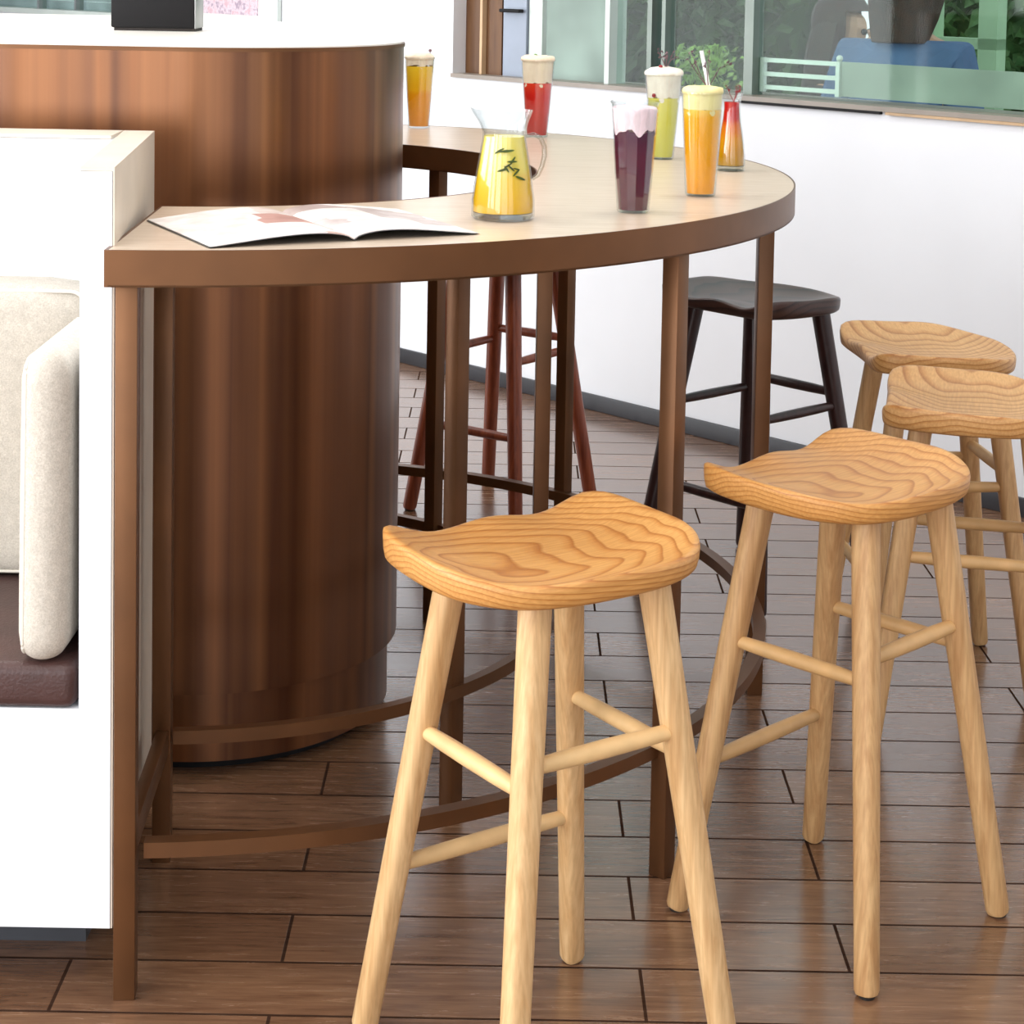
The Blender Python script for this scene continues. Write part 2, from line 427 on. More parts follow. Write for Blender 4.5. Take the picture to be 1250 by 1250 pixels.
# small window of the far left part of the wall
win2 = thing('window_2', None, None, kind='structure')
a0, a1, z0, z1 = WIN[1]
wp('sill', M['mull_light'], a0, a1, z0-.01, z0+.012, -.012, .19, parent=win2)
for sx in (-2.68, -2.35): wp('mullion', M['steel'], sx-.008, sx+.008, z0+.01, z1, .05, .09, parent=win2)
wp('pane', M['pane'], a0, a1, z0+.01, z1, .066, .072, parent=win2)
M['backdrop'] = frost_mat('pale striped blind', (232, 236, 240), .7)
bl = bmesh.new()
for i in range(26):
    z = z0+.012+i*.04; wall_box(a0+.004, a1-.004, z, z+.0385, .105, .109, bm=bl)
obj('backdrop', bl, M['backdrop'], win2, smooth=False)  # pale slats added as a bright outdoor backdrop behind the pane

# framed pinkish notice on the wall beside the counter
pst = thing('framed_notice', 'framed notice with a mauve printed panel on the white wall behind the black box', 'notice', tuple(W1+T*(-1.0)+Vector((0, 0, 1.19))))
def notice_mat():
    t = NT('mauve printed panel')
    v = t.coord(); f = t.noise(v, 34, 4, .7)
    t.L(t.ramp(f, [(.38, (168, 150, 166)), (.5, (226, 206, 214)), (.62, (206, 170, 180))]), t.b.inputs['Base Color']); t.set(Roughness=.4); return t.m
def loc_parent(o, par):
    o.parent = par; o.matrix_parent_inverse = Matrix.Translation(par.location).inverted(); return o
bm = bmesh.new()
for a in ((-1.30, -.72, 1.192, 1.204), (-1.30, -.72, 1.79, 1.80), (-1.30, -1.288, 1.192, 1.80), (-.732, -.72, 1.192, 1.80)): wall_box(*a, -.022, -.004, bm=bm)
loc_parent(obj('frame', bm, M['mull_light'], smooth=False), pst)
loc_parent(obj('sheet', wall_box(-1.286, -.734, 1.206, 1.79, -.012, -.004), M['paper'], smooth=False), pst)
loc_parent(obj('printed_panel', wall_box(-1.26, -.86, 1.232, 1.76, -.015, -.0125), notice_mat(), smooth=False), pst)

# ------------------------------------------------------------------ outdoors seen through the window
bm = bmesh.new(); wall_box(-26, 14, -.36, -.30, .19, 20, bm=bm)
tag(obj('terrace_ground', bm, plain('grey terrace paving', (150, 150, 142), .8, .08, 2), smooth=False), kind='structure')
def leaves(bm, n, fn, size):
    for _ in range(n):
        p = fn(); d = Vector((random.uniform(-1, 1), random.uniform(-1, 1), random.uniform(-1, 1))).normalized()
        u = d.orthogonal().normalized(); v = d.cross(u); s_ = size*random.uniform(.6, 1.3)
        bm.faces.new([bm.verts.new(p+q) for q in (u*s_, v*s_*.45+d*s_*.12, -u*s_, -v*s_*.45+d*s_*.12)])
def hedge(s0, s1, y0, y1, z1, n, mat, label, size=.075):
    bm = bmesh.new()
    def f():
        s_ = random.uniform(s0, s1); z = random.uniform(-.3, z1)+.12*math.sin(s_*3.1)
        y = y0+(y1-y0)*random.random()**2+.12*math.sin(s_*5+z*4)
        return WM @ Vector((s_, y, max(-.24, z)))
    leaves(bm, n, f, size)
    wall_box(s0+.1, s1-.1, -.3, z1*.94, y0+.22, y1, bm=bm)
    return tag(obj('hedge', bm, mat, smooth=False), label, 'hedge')
def leafm(name, a, b):
    t = NT(name); f = t.noise(t.coord(), 2.6, 5, .75)
    t.L(t.ramp(f, [(.3, a), (.7, b)]), t.b.inputs['Base Color']); t.set(Roughness=.55); return t.m
hedge(-1.9, -.1, 2.0, 2.7, 2.2, 9000, leafm('deep green foliage', (34, 54, 30), (88, 122, 66)), 'dark green hedge outside behind the narrow window mullions')
hedge(-.3, 2.9, 3.3, 4.0, 2.4, 9000, leafm('fresh green foliage', (60, 98, 54), (132, 172, 108)), 'bright green hedge outside at the right end of the window')

# garden frame seen outdoors
bm = bmesh.new()
for a in ((1.14, 1.18, -.3, 2.1), (1.37, 1.45, -.3, 2.1), (1.10, 1.45, 1.17, 1.21), (1.10, 1.45, 2.02, 2.1)): wall_box(*a, 1.6, 1.66, bm=bm)
tag(obj('garden_frame', bm, plain('pale green painted timber', (178, 208, 172), .6, .05), smooth=False), 'pale green timber frame standing outside before the bright green hedge', 'frame')

# planter with sprouts seen behind the drinks
pt = thing('potted_plant', 'small lime green plant in a slim grey planter outside the window above the straw', 'plant', tuple(WM @ Vector((1.02, .50, -.3))))
bm = bmesh.new(); lathe(bm, [(.08, 0), (.10, .6), (.12, 1.30), (.105, 1.30), (.10, 1.27)], 24); obj('planter', bm, M['mull'], pt)
bm = bmesh.new(); leaves(bm, 260, lambda: Vector((random.gauss(0, .05), random.gauss(0, .05), 1.34+random.random()*.14)), .022)
obj('foliage', bm, plain('lime green leaves', (150, 186, 96), .5, .2, 40), pt, smooth=False)

def skin_body(name, verts, edges, mat, parent, root=0, sub=2):
    me = bpy.data.meshes.new(name); me.from_pydata([v[0] for v in verts], edges, []); me.update()
    o = bpy.data.objects.new(name, me); C.objects.link(o)
    o.modifiers.new('Skin', 'SKIN'); sl = me.skin_vertices[0].data if me.skin_vertices else None
    if sl is None:
        bmx = bmesh.new(); bmx.from_mesh(me); bmx.verts.layers.skin.verify(); bmx.to_mesh(me); bmx.free(); sl = me.skin_vertices[0].data
    for i, v in enumerate(verts):
        r = v[1] if isinstance(v[1], tuple) else (v[1], v[1])
        sl[i].radius = r; sl[i].use_root = (i == root)
    md = o.modifiers.new('Sub', 'SUBSURF'); md.levels = md.render_levels = sub
    me.materials.append(mat); o.parent = parent
    for p in me.polygons: p.use_smooth = True
    return o
def person(loc, rz, label, skin, shirt, trousers, hairm, long_hair, lean, scale):
    p = thing('person', label, 'person', loc, rz); p.scale = (scale,)*3
    ln = lambda y, z: y+lean*max(0, z-.95)
    V = lambda x, y, z: (x, -ln(-y, z) if False else y-lean*max(0, z-.95), z)
    # body (skin)
    vs = [(V(0, 0, .95), .12), (V(0, .01, 1.15), (.13, .10)), (V(0, 0, 1.36), (.15, .10)), (V(0, 0, 1.48), .055), (V(0, -.01, 1.56), .06), (V(0, -.015, 1.66), (.075, .09)), (V(0, -.01, 1.74), .06)]
    es = [(0, 1), (1, 2), (2, 3), (3, 4), (4, 5), (5, 6)]
    for sgn in (-1, 1):
        b = len(vs)
        vs += [(V(sgn*.17, 0, 1.40), .055), (V(sgn*.22, .02, 1.12), .042), (V(sgn*.17, -.20, 1.05), .033), (V(sgn*.13, -.29, 1.06), (.022, .035))]
        es += [(2, b), (b, b+1), (b+1, b+2), (b+2, b+3)]
        e = len(vs)
        for j, dx in enumerate((-.028, -.010, .010, .028)):
            L_ = (.055, .068, .064, .05)[j]
            vs += [(V(sgn*.12+dx, -.33, 1.055), .0095), (V(sgn*.12+dx, -.33-L_, 1.035), .008)]; es += [(b+3, len(vs)-2), (len(vs)-2, len(vs)-1)]
        vs += [(V(sgn*.09, -.30, 1.075), .010), (V(sgn*.075, -.335, 1.07), .009)]; es += [(b+3, len(vs)-2), (len(vs)-2, len(vs)-1)]
        g = len(vs)
        vs += [((sgn*.10, 0, .86), .09), ((sgn*.11, -.01, .48), .058), ((sgn*.12, .03, .10), .038), ((sgn*.13, -.10, .04), .035)]
        es += [(0, g), (g, g+1), (g+1, g+2), (g+2, g+3)]
    skin_body('body', vs, es, skin, p)
    # shirt with sleeves
    vs = [(V(0, 0, .90), (.155, .125)), (V(0, .01, 1.15), (.155, .115)), (V(0, 0, 1.35), (.17, .12)), (V(0, 0, 1.45), (.085, .075))]
    es = [(0, 1), (1, 2), (2, 3)]
    for sgn in (-1, 1):
        b = len(vs); vs += [(V(sgn*.17, 0, 1.40), .075), (V(sgn*.22, .02, 1.13), .06), (V(sgn*.18, -.15, 1.06), .048)]; es += [(2, b), (b, b+1), (b+1, b+2)]
    skin_body('shirt', vs, es, shirt, p, root=0)
    vs = [((0, 0, .93), (.15, .12))]; es = []
    for sgn in (-1, 1):
        g = len(vs); vs += [((sgn*.10, 0, .82), .105), ((sgn*.11, -.01, .48), .08), ((sgn*.12, .02, .12), .065)]; es += [(0, g), (g, g+1), (g+1, g+2)]
    skin_body('trousers', vs, es, trousers, p)
    for sgn in (-1, 1):
        bm = bmesh.new()
        bmesh.ops.create_uvsphere(bm, u_segments=16, v_segments=10, radius=1, matrix=Matrix.Translation((sgn*.13, -.06, .045)) @ Matrix.Diagonal((.05, .14, .045, 1)))
        obj('shoe', bm, M['black'], p)
    # hair cap
    bm = bmesh.new(); hy = -lean*.72
    bmesh.ops.create_uvsphere(bm, u_segments=28, v_segments=18, radius=1, matrix=Matrix.Translation((0, hy+.012, 1.69)) @ Matrix.Diagonal((.105, .115, .12, 1)))
    bmesh.ops.delete(bm, geom=[v for v in bm.verts if v.co.y < hy-.055 and v.co.z < 1.72], context='VERTS')
    if long_hair:
        zl, wd = (1.28, 1.3) if long_hair == 2 else (1.45, .85)
        for i in range(40):
            a = PI*(i/39)*1.05-.08; x, y = .092*math.cos(a), .09*math.sin(a)
            tube(bm, [(x*.9, hy+y*.9+.01, 1.70), (x*1.05, hy+y+.01+lean*.1, 1.60), (x*(1+wd)/2, hy+y*.9+.03+lean*.15, (1.6+zl)/2), (x*wd, hy+y*.9+.05+lean*.25, zl)], [.022, .025, .022, .008], 6)
    obj('hair', bm, hairm, p)
    for sgn in (-1, 1):
        bm = bmesh.new(); bmesh.ops.create_uvsphere(bm, u_segments=10, v_segments=8, radius=.012, matrix=Matrix.Translation((sgn*.032, hy-.088, 1.655)))
        obj('eye', bm, M['black'], p)
    bm = bmesh.new(); tube(bm, [(0, hy-.09, 1.66), (0, hy-.112, 1.625), (0, hy-.09, 1.615)], [.008, .014, .008], 8); obj('nose', bm, skin, p)
    bm = bmesh.new(); tube(bm, [(-.025, hy-.085, 1.585), (0, hy-.093, 1.582), (.025, hy-.085, 1.585)], [.003, .006, .003], 8); obj('mouth', bm, M['berry'], p)
    return p
sk = plain('skin', (206, 160, 132), .5, .04)
hr = plain('dark brown hair', (56, 32, 22), .5, .2, 40)
person(tuple(WM @ Vector((1.16, .92, -.3))), R(62), 'person with long dark hair in brown clothes turned sideways outside the window', sk, plain('dark brown shirt', (62, 46, 44), .8, .1), plain('charcoal trousers', (50, 50, 54), .8, .1), hr, 2, .15, .93)
person(tuple(WM @ Vector((1.70, .66, -.3))), R(150), 'person in a blue shirt standing with their back turned outside the window', sk, plain('muted blue shirt', (84, 110, 152), .8, .1), plain('navy trousers', (46, 52, 66), .8, .1), hr, 1, .1, 1.05)

# ------------------------------------------------------------------ counter (bronze column) and the box on it
CX, CY = -.57, 3.70
def stadium(r, w=Vector((-.33, .944)), Lg=1.15, n=40):
    pts = []; a0 = math.atan2(w.y, w.x)
    am = R(-90)
    for i in range(n+1):
        a = a0+PI/2+(am+2*PI-a0-PI/2)*i/n; pts.append((-.26+r*math.cos(a), r*math.sin(a)))
    for i in range(n+1):
        a = am+(a0-PI/2-am)*i/n; pts.append((r*math.cos(a), r*math.sin(a)))
    for i in range(n+1):
        a = a0-PI/2+PI/2*i/n; pts.append((w.x*Lg+r*math.cos(a), w.y*Lg+r*math.sin(a)))
    for i in range(n+1):
        a = a0+PI/2*i/n; pts.append((w.x*Lg-.26+r*math.cos(a), w.y*Lg+r*math.sin(a)))
    return pts
cn = thing('counter', 'tall round-ended serving counter clad in brushed bronze with a white top', 'counter', (CX, CY, 0))
obj('body', prism(bmesh.new(), stadium(.362), .15, 1.284), M['column'], cn, angle=25)
obj('skirt', prism(bmesh.new(), stadium(.345), .022, .15), M['column'], cn, angle=25)
obj('plinth', prism(bmesh.new(), stadium(.315), .0, .022), M['black'], cn, angle=25)  # black band painted in for the shadow gap under the skirt
obj('top_rim', prism(bmesh.new(), stadium(.364), 1.284, 1.291), M['bronze'], cn, angle=25)
obj('top', prism(bmesh.new(), stadium(.360), 1.291, 1.294), M['counter'], cn, angle=25)
bx = thing('napkin_box', 'matte black rectangular box standing on top of the bronze counter', 'box', (-.745, 4.06, 1.294))
obj('casing', box(bmesh.new(), -.086, .086, -.05, .05, .006, .24, bev=.004), M['black'], bx)
obj('side_strip', box(bmesh.new(),   .086, .090, -.048, .048, .006, .24, bev=.002), M['steel'], bx)
obj('foot', box(bmesh.new(), -.08, .088, -.045, .045, 0, .006), M['rubber'], bx, smooth=False)

# ------------------------------------------------------------------ ring table
TX, TY = -.569, 3.682
tb = thing('bar_table', 'curved ring bar table with pale top and bronze legs around the counter', 'table', (TX, TY, 0))
A0, A1 = -88.4, 96
RO, RI = 1.10, .617
obj('tabletop', arc_band(bmesh.new(), 0, 0, RI+.003, RO-.003, A0, A1, 1.003, 1.050, 120), M['top'], tb, angle=25)
bm = bmesh.new()
arc_band(bm, 0, 0, RO-.003, RO, A0, A1, 1.0, 1.0505, 120)
arc_band(bm, 0, 0, RI, RI+.003, A0, A1, 1.0, 1.0505, 120)
arc_band(bm, 0, 0, RI, RO, A0-.25, A0, 1.0, 1.0505, 1); arc_band(bm, 0, 0, RI, RO, A1, A1+.25, 1.0, 1.0505, 1)
arc_band(bm, 0, 0, RI, RO, A0, A1, 1.0, 1.003, 120)
obj('edge_band', bm, M['bronze'], tb, angle=25)
def post(bm, r, a, w=.03):
    c, s_ = math.cos(R(a)), math.sin(R(a)); m = Matrix.Translation((r*c, r*s_, 0)) @ Matrix.Rotation(R(a), 4, 'Z')
    return box(bm, -w/2, w/2, -w/2, w/2, 0, 1.0, bev=.0015, mtx=m)
RPO, RPI = 1.070, .655
for a, r_ in ((-87.2, RPO), (-39.2, RPO), (6, 1.078), (49, 1.074)): obj('leg', post(bmesh.new(), r_, a), M['bronze'], tb)
for a, r_ in ((-87.5, .655), (-42, .652), (4, .640), (51, .655)): obj('leg', post(bmesh.new(), r_, a, .029), M['bronze'], tb)
obj('foot_rail', arc_band(bmesh.new(), 0, 0, 1.045, 1.068, A0+2.5, 92, .195, .217, 120), M['bronze'], tb, angle=25)
obj('foot_rail', arc_band(bmesh.new(), 0, 0, .654, .672, A0+2.5, 92, .195, .217, 120), M['bronze'], tb, angle=25)
c, s_ = math.cos(R(-87.4)), math.sin(R(-87.4)); m = Matrix.Rotation(R(-87.4), 4, 'Z')
obj('side_rail', box(bmesh.new(), RPI+.014, RPO-.014, -.010, .010, .178, .217, bev=.002, mtx=m), M['bronze'], tb)

# ------------------------------------------------------------------ booth bench
bo = thing('booth_bench', 'white built-in booth bench with brown leather seat beside the ring table', 'bench', (-.58, 2.62, 0))
sx0, sxe, sd = 0.043, 0.043-.053, .58     # outer side at front, at back
obj('side_panel', prism(bmesh.new(), [(sx0-.003, 0), (sxe-.003, sd), (sxe-.05, sd), (sx0-.047, 0)], .092, 1.152), M['white'], bo)
bm = bmesh.new(); prism(bm, [(sx0, .001), (sxe, sd), (sxe-.0025, sd), (sx0-.0025, .001)], .092, 1.1525)
prism(bm, [(sx0, .001), (sxe, sd), (sxe-.05, sd), (sx0-.047, .001)], 1.1525, 1.158)
obj('laminate_edge', bm, M['cream'], bo, smooth=False)
obj('back_panel', box(bmesh.new(), -2.0, sxe-.051, .48, sd, .092, 1.152, bev=.002), M['white'], bo)
obj('back_cap', box(bmesh.new(), -2.0, sxe-.051, .478, sd, 1.1525, 1.158), M['cream'], bo, smooth=False)
obj('base', box(bmesh.new(), -2.0, sx0-.047, .0, .478, .092, .405), M['white'], bo)
obj('plinth', box(bmesh.new(), -1.98, -.024, .14, .54, 0, .0915), M['plinth'], bo, smooth=False)
obj('seat', box(bmesh.new(), -2.0, sx0-.050, -.008, .476, .4055, .470, bev=.016, seg=4), M['leather'], bo)

def cushion(name, w, d, hh, mat, label, loc, rz=0, tilt=0, rxz=None, puff=.012, round_=.03):
    t = thing(name, label, 'cushion', loc, rz)
    bm = bmesh.new(); n = 22
    bmesh.ops.create_cube(bm, size=1)
    bmesh.ops.subdivide_edges(bm, edges=bm.edges[:], cuts=n, use_grid_fill=True)
    for v in bm.verts:
        u = Vector((v.co.x*2, v.co.y*2, v.co.z*2)); e = 7
        # superellipsoid-like rounding in metric space
        q = Vector((u.x*w/2, u.y*d/2, u.z*hh/2)); hx, hy, hz = w/2, d/2, hh/2
        inner = Vector((max(-hx+round_, min(hx-round_, q.x)), max(-hy+round_, min(hy-round_, q.y)), max(-hz+round_, min(hz-round_, q.z))))
        dl = q-inner
        if dl.length > 1e-6: q = inner+dl.normalized()*round_
        bulge = (1-(u.z**2))*(1-(u.y**2 if w < d else u.x**2))
        if w < d: q.x += math.copysign(puff*bulge, u.x)*min(1, abs(u.x))
        else: q.y += math.copysign(puff*bulge, u.y)*min(1, abs(u.y))
        q.x += tilt*(q.z+hz)
        v.co = Vector((q.x, q.y, q.z+hh/2))
    obj('cover', bm, mat, t, angle=60)
    # piping around the broad face
    bm = bmesh.new(); loop = []
    hx, hy, hz = w/2, d/2, hh/2
    rr = round_*.7; ci = round_
    if w < d: corners = [(-hy+ci, -hz+ci, 180), (hy-ci, -hz+ci, 270), (hy-ci, hz-ci, 0), (-hy+ci, hz-ci, 90)]
    else: corners = [(-hx+ci, -hz+ci, 180), (hx-ci, -hz+ci, 270), (hx-ci, hz-ci, 0), (-hx+ci, hz-ci, 90)]
    for cx, cz, a0 in corners:
        for k in range(7):
            a = R(a0+90*k/6); x_, z_ = cx+rr*math.cos(a), cz+rr*math.sin(a)
            loop.append(((-hx+.3*round_)+tilt*(z_+hz), x_, z_+hz) if w < d else (x_+tilt*(z_+hz), -hy+.3*round_, z_+hz))
    loop.append(loop[0]); loop.append(loop[1])
    tube(bm, loop, .0028, 8); obj('piping', bm, M['piping'], t)
    return t
cushion('back_cushion', 1.9, .12, .462, M['fabric'], 'large oatmeal back cushion of the booth bench against its white back', (-1.60, 3.040, .4705), puff=.01, round_=.03)
cushion('bolster_cushion', .070, .36, .432, M['fabric2'], 'tall narrow beige cushion leaning on the white side panel of the booth', (-.6350, 2.780, .4705), tilt=.012, puff=.003, round_=.034)

# ------------------------------------------------------------------ stools
def seat_mesh(W=.395, zt=.695):
    bm = bmesh.new(); NR, NA = 20, 96
    def outline(a):
        # a measured from +x ; +y is the front (straight edge with two horns)
        x, y = math.cos(a), math.sin(a)
        if y > 0: ex = 7.0; hy = .168
        else: ex = 2.5; hy = .150
        hx = .198
        q = (abs(x/hx)**ex+abs(y/hy)**ex)**(-1/ex)
        px, py = x*q, y*q
        if py > 0:
            px *= 1-.10*(py/hy)**2
            if py > .8*hy: py -= .012*(1-min(1, abs(px)/.16)**2)
        return px, py
    def ztop(x, y):
        X = x/.198; Y = (y+.0)/.168
        dish = -.030*max(0, 1-(abs(X)**2.6))*max(0, 1-max(0, -Y)**3.0)*(1-.35*max(0, Y)**2)
        horn = .020*max(0, Y)**2*abs(X)**2.2
        pommel = .012*max(0, Y-.35)*math.exp(-(X/.28)**2)
        dip = -.014*max(0, Y)**2*math.exp(-((abs(X)-.5)/.25)**2)
        rear = -.004*max(0, -Y)**2
        return zt+dish+horn+pommel*1.2+dip*.6+rear
    rings = []
    def ring(fr, zf):
        r = []
        for i in range(NA):
            a = 2*PI*i/NA; px, py = outline(a); r.append(bm.verts.new((px*fr, py*fr, zf(px*fr, py*fr))))
        rings.append(r)
    cen = bm.verts.new((0, 0, ztop(0, 0)))
    frs = [.08+.87*(k/(NR-1)) for k in range(NR)]
    for fr in frs: ring(fr, ztop)
    ring(.98, lambda x, y: ztop(x, y)-.0015); ring(.995, lambda x, y: ztop(x, y)-.005); ring(1.0, lambda x, y: ztop(x, y)-.010)
    zb = lambda x, y: zt-.046+.06*max(0, (abs(x)-.13))+.006*max(0, y/.168)**2*(abs(x)/.198)**2
    ring(.995, lambda x, y: .35*ztop(x, y)+.65*zb(x, y)); ring(.985, lambda x, y: zb(x, y)+.004); ring(.955, zb); ring(.6, zb); 
    top0 = rings[0]
    for i in range(NA): bm.faces.new((cen, top0[i], top0[(i+1) % NA]))
    for a, b in zip(rings, rings[1:]):
        for i in range(NA): bm.faces.new((a[i], b[i], b[(i+1) % NA], a[(i+1) % NA]))
    bm.faces.new(rings[-1])
    return bm
def make_stool(label, seat_m, leg_m, loc, rz, group=None, feet=.1745, zt=.702, th=.092):
    t = thing('bar_stool', label, 'stool', loc, rz, group)
    obj('seat', seat_mesh(zt=zt), seat_m, t, angle=50)
    zl = zt-.040
    P = lambda sx, sy, z: Vector((sx*(feet+(th-feet)*z/zl)*1.0, sy*(feet+(th-feet)*z/zl), z))
    for sx in (-1, 1):
        for sy in (-1, 1):
            bm = bmesh.new()
            tube(bm, [P(sx, sy, z) for z in (0.004, .010, .2, .45, zl)], [.0145, .0165, .0172, .0185, .0195], 20, up=(1, 0, 0), ex=2.9)
            lg = obj('leg', bm, leg_m, t, angle=60)
            bm = bmesh.new(); p = P(sx, sy, 0); lathe(bm, [(.011, 0), (.012, .004)], 16, off=(p.x, p.y, 0)); obj('foot_pad', bm, M['rubber'], lg)
    for (a, b, z1, z2, r) in (((-1, 1), (1, 1), .235, .235, .0115), ((-1, -1), (1, -1), .455, .455, .0115), ((-1, -1), (-1, 1), .425, .425, .011), ((1, -1), (1, 1), .425, .425, .011)):
        obj('stretcher', tube(bmesh.new(), [P(*a, z1), P(*a, z1)*.75+P(*b, z2)*.25, P(*a, z1)*.5+P(*b, z2)*.5, P(*a, z1)*.25+P(*b, z2)*.75, P(*b, z2)], [r*.85, r, r*1.05, r, r*.85], 14), M['rod'] if leg_m == M['pine_leg'] else leg_m, t)
    return t
def relabel(o, label): o['label'] = label; return o
st = make_stool('golden pine bar stool with saddle seat, nearest the camera in front of the ring table', M['pine'], M['pine_leg'], (.064, 2.489, 0), R(124.4-90))
for label, loc, ang, sm, lm in (
    ('golden pine bar stool, second nearest, with four splayed legs fully in view', (.522, 2.890, 0), 135, 'pine', 'pine_leg_b'),
    ('pale pine bar stool cut off by the right edge, just behind the second stool', (.838, 3.420, 0), 167, 'pine_pale', 'pine_leg_b'),
    ('pale pine bar stool farthest back of the light ones, before the white wall', (.868, 3.915, 0), 184, 'pine_pale', 'pine_leg_b'),
    ('reddish brown bar stool behind the far side of the ring table', (-.010, 5.100, 0), 234, 'red_wood', 'red_leg')):
    o = copy_tree(st); o.location = loc; o.rotation_euler = (0, 0, R(ang-90)); relabel(o, label)
    for ch in o.children:
        new = M[sm] if ch.name.startswith('seat') else (M['rod_b'] if ch.name.startswith('stretcher') and lm == 'pine_leg_b' else M[lm])
        ch.data = ch.data.copy(); ch.data.materials[0] = new
make_stool('dark walnut bar stool before the white wall, seen behind the right table leg', M['dark_wood'], M['dark_leg'], (.585, 4.52, 0), R(222-90), feet=.19, th=.102)
for o in C.objects:
    if o.name.startswith('bar_stool'): o['group'] = 'saddle seat bar stools around the ring table'

# ------------------------------------------------------------------ drinks
TZ = 1.0506
def shell(prof_o, n=48, wall=.0016, base=.004, fn=None):
    bm = bmesh.new(); pin = [(max(.001, r-wall), max(z, base)) for r, z in prof_o]
    prof = list(prof_o)+list(reversed(pin))
    lathe(bm, prof, n, cap0=True, cap1=True, fn=fn); return bm
def foam_blob(r0, z0, r1, z1, dome, seed, over=0.):
    bm = bmesh.new(); prof = []
    for k in range(9): f = k/8; prof.append((r0+(r1-r0)*f, z0+(z1-z0)*f))
    if over: prof += [(r1+over, z1+.001), (r1+over*1.1, z1+.006), (r1+over*.6, z1+.010)]; z1 += .010
    for k in range(1, 7): a = PI/2*k/6.5; prof.append(((r1)*math.cos(a), z1+dome*math.sin(a)))
    def fn(x, y, z, a):
        q = noise.noise(Vector((x*70, y*70, z*70+seed)))
        w = .006*math.sin(a*5+seed)+.004*math.sin(a*9+seed*2) if z < z0+.001 else 0
        e = 1+.05*q if z > z1-.004 else 1+.012*q
        return x*e, y*e, z+w*.8+(q*.003 if z > z1-.002 else 0)
    lathe(bm, prof, 56, fn=fn); return bm
def cup(name, label, loc, hgt, rb, rt, liqm, z_l, foamm, z_f0, z_f1, dome, seed, facet=48, over=.002):
    t = thing(name, label, 'drink', loc, R(seed*17))
    rr = lambda z: rb+(rt-rb)*z/hgt
    obj('cup', shell([(rb*.92, 0), (rb, .003), (rr(hgt*.5), hgt*.5), (rt, hgt-.004), (rt+.0018, hgt-.003), (rt+.0018, hgt)], n=facet), M['glass'], t, angle=25 if facet < 20 else 40)
    k = .9965 if facet > 20 else .99
    obj('drink', lathe(bmesh.new(), [(rb-.0035, .0045), (rr(z_l*.5)*k-.0018, z_l*.5), (rr(z_l)*k-.0018, z_l)], facet), liqm, t, angle=25 if facet < 20 else 40)
    obj('foam', foam_blob(rr(z_f0)-.0022, z_f0, rr(z_f1)-.0022, z_f1, dome, seed, over), foamm, t, angle=70)
    return t
def berries(t, pts, r=.005, mat='berry'):
    for p in pts:
        bm = bmesh.new(); bmesh.ops.create_uvsphere(bm, u_segments=14, v_segments=10, radius=r, matrix=Matrix.Translation(p)); obj('berry', bm, M[mat], t)
def twig(t, base, seed, hgt=.04, n=6, mat='twig', leafmat='twig'):
    random.seed(seed); bm = bmesh.new(); tips = []
    b = Vector(base)
    for i in range(n):
        a = random.uniform(0, 2*PI); sp = random.uniform(.3, .9)
        p2 = b+Vector((math.cos(a)*hgt*sp*.5, math.sin(a)*hgt*sp*.5, hgt*random.uniform(.4, .6))); p3 = b+Vector((math.cos(a)*hgt*sp, math.sin(a)*hgt*sp, hgt*random.uniform(.7, 1.1)))
        tube(bm, [b, p2, p3], [.0009, .0007, .0004], 6); tips.append(p3); tips.append((p2+p3)/2)
    for p in tips:
        for _ in range(3): leaves(bm, 1, lambda: p+Vector((random.gauss(0, .002), random.gauss(0, .002), random.gauss(0, .002))), .0035)
    obj('sprig', bm, M[mat], t, smooth=False)
L1 = liquid('orange juice layers', [(0, (244, 152, 8)), (.55, (246, 162, 14)), (.62, (250, 184, 24)), (1, (252, 204, 50))], (0, .15), cells=1)
t = cup('iced_drink', 'yellow orange layered drink on the far end of the ring table beside the counter', (-.223, 4.652, TZ), .170, .0265, .036, L1, .148, M['foam_peach'], .150, .164, .006, 3)
berries(t, [(.026, -.01, .185)], .004, 'twig'); bm = bmesh.new(); tube(bm, [(.026, -.01, .160), (.026, -.01, .185)], .001, 6); obj('pick', bm, M['twig'], t)
L2 = liquid('red berry drink', [(0, (186, 20, 22)), (.8, (214, 34, 26)), (1, (226, 64, 40))], (0, .12))
t = cup('iced_drink', 'bright red drink under thick foam behind the glass jug', (.058, 4.46, TZ), .178, .026, .0385, L2, .124, M['foam_peach'], .122, .174, .004, 5, over=.003)
berries(t, [(-.006, -.004, .186)], .005, 'leaf'); t.rotation_euler.z = 0
L4 = liquid('purple grape drink', [(0, (84, 14, 40)), (.7, (92, 16, 50)), (1, (76, 16, 54))], (0, .13), rough=.15)
t = cup('iced_drink', 'deep purple drink with pinkish foam in a faceted cup, foremost of the tall cups', (.197, 3.095, TZ), .178, .0265, .0385, L4, .134, M['foam_pink'], .130, .166, .006, 2, facet=12, over=0)
L5 = liquid('pale lime drink', [(0, (214, 210, 96)), (.6, (222, 216, 92)), (1, (232, 226, 120))], (0, .13))
t = cup('iced_drink', 'pale lime yellow drink with creamy foam between the purple and orange ones', (.311, 3.986, TZ), .176, .024, .0385, L5, .126, M['foam'], .124, .172, .008, 7, over=.004)
t.rotation_euler.z = 0; twig(t, (.004, 0, .186), 5, .034, 7); berries(t, [(-.022, -.030, .132), (-.008, -.012, .190)], .0042)
L6 = liquid('mango orange drink', [(0, (250, 162, 12)), (.5, (250, 172, 22)), (.9, (252, 180, 36)), (1, (252, 204, 80))], (0, .15))
t = cup('iced_drink', 'opaque mango orange drink with a white straw and creamy foam', (.328, 3.339, TZ), .180, .0265, .0365, L6, .150, M['foam_yellow'], .147, .176, .004, 4, over=.0015)
t.rotation_euler.z = 0
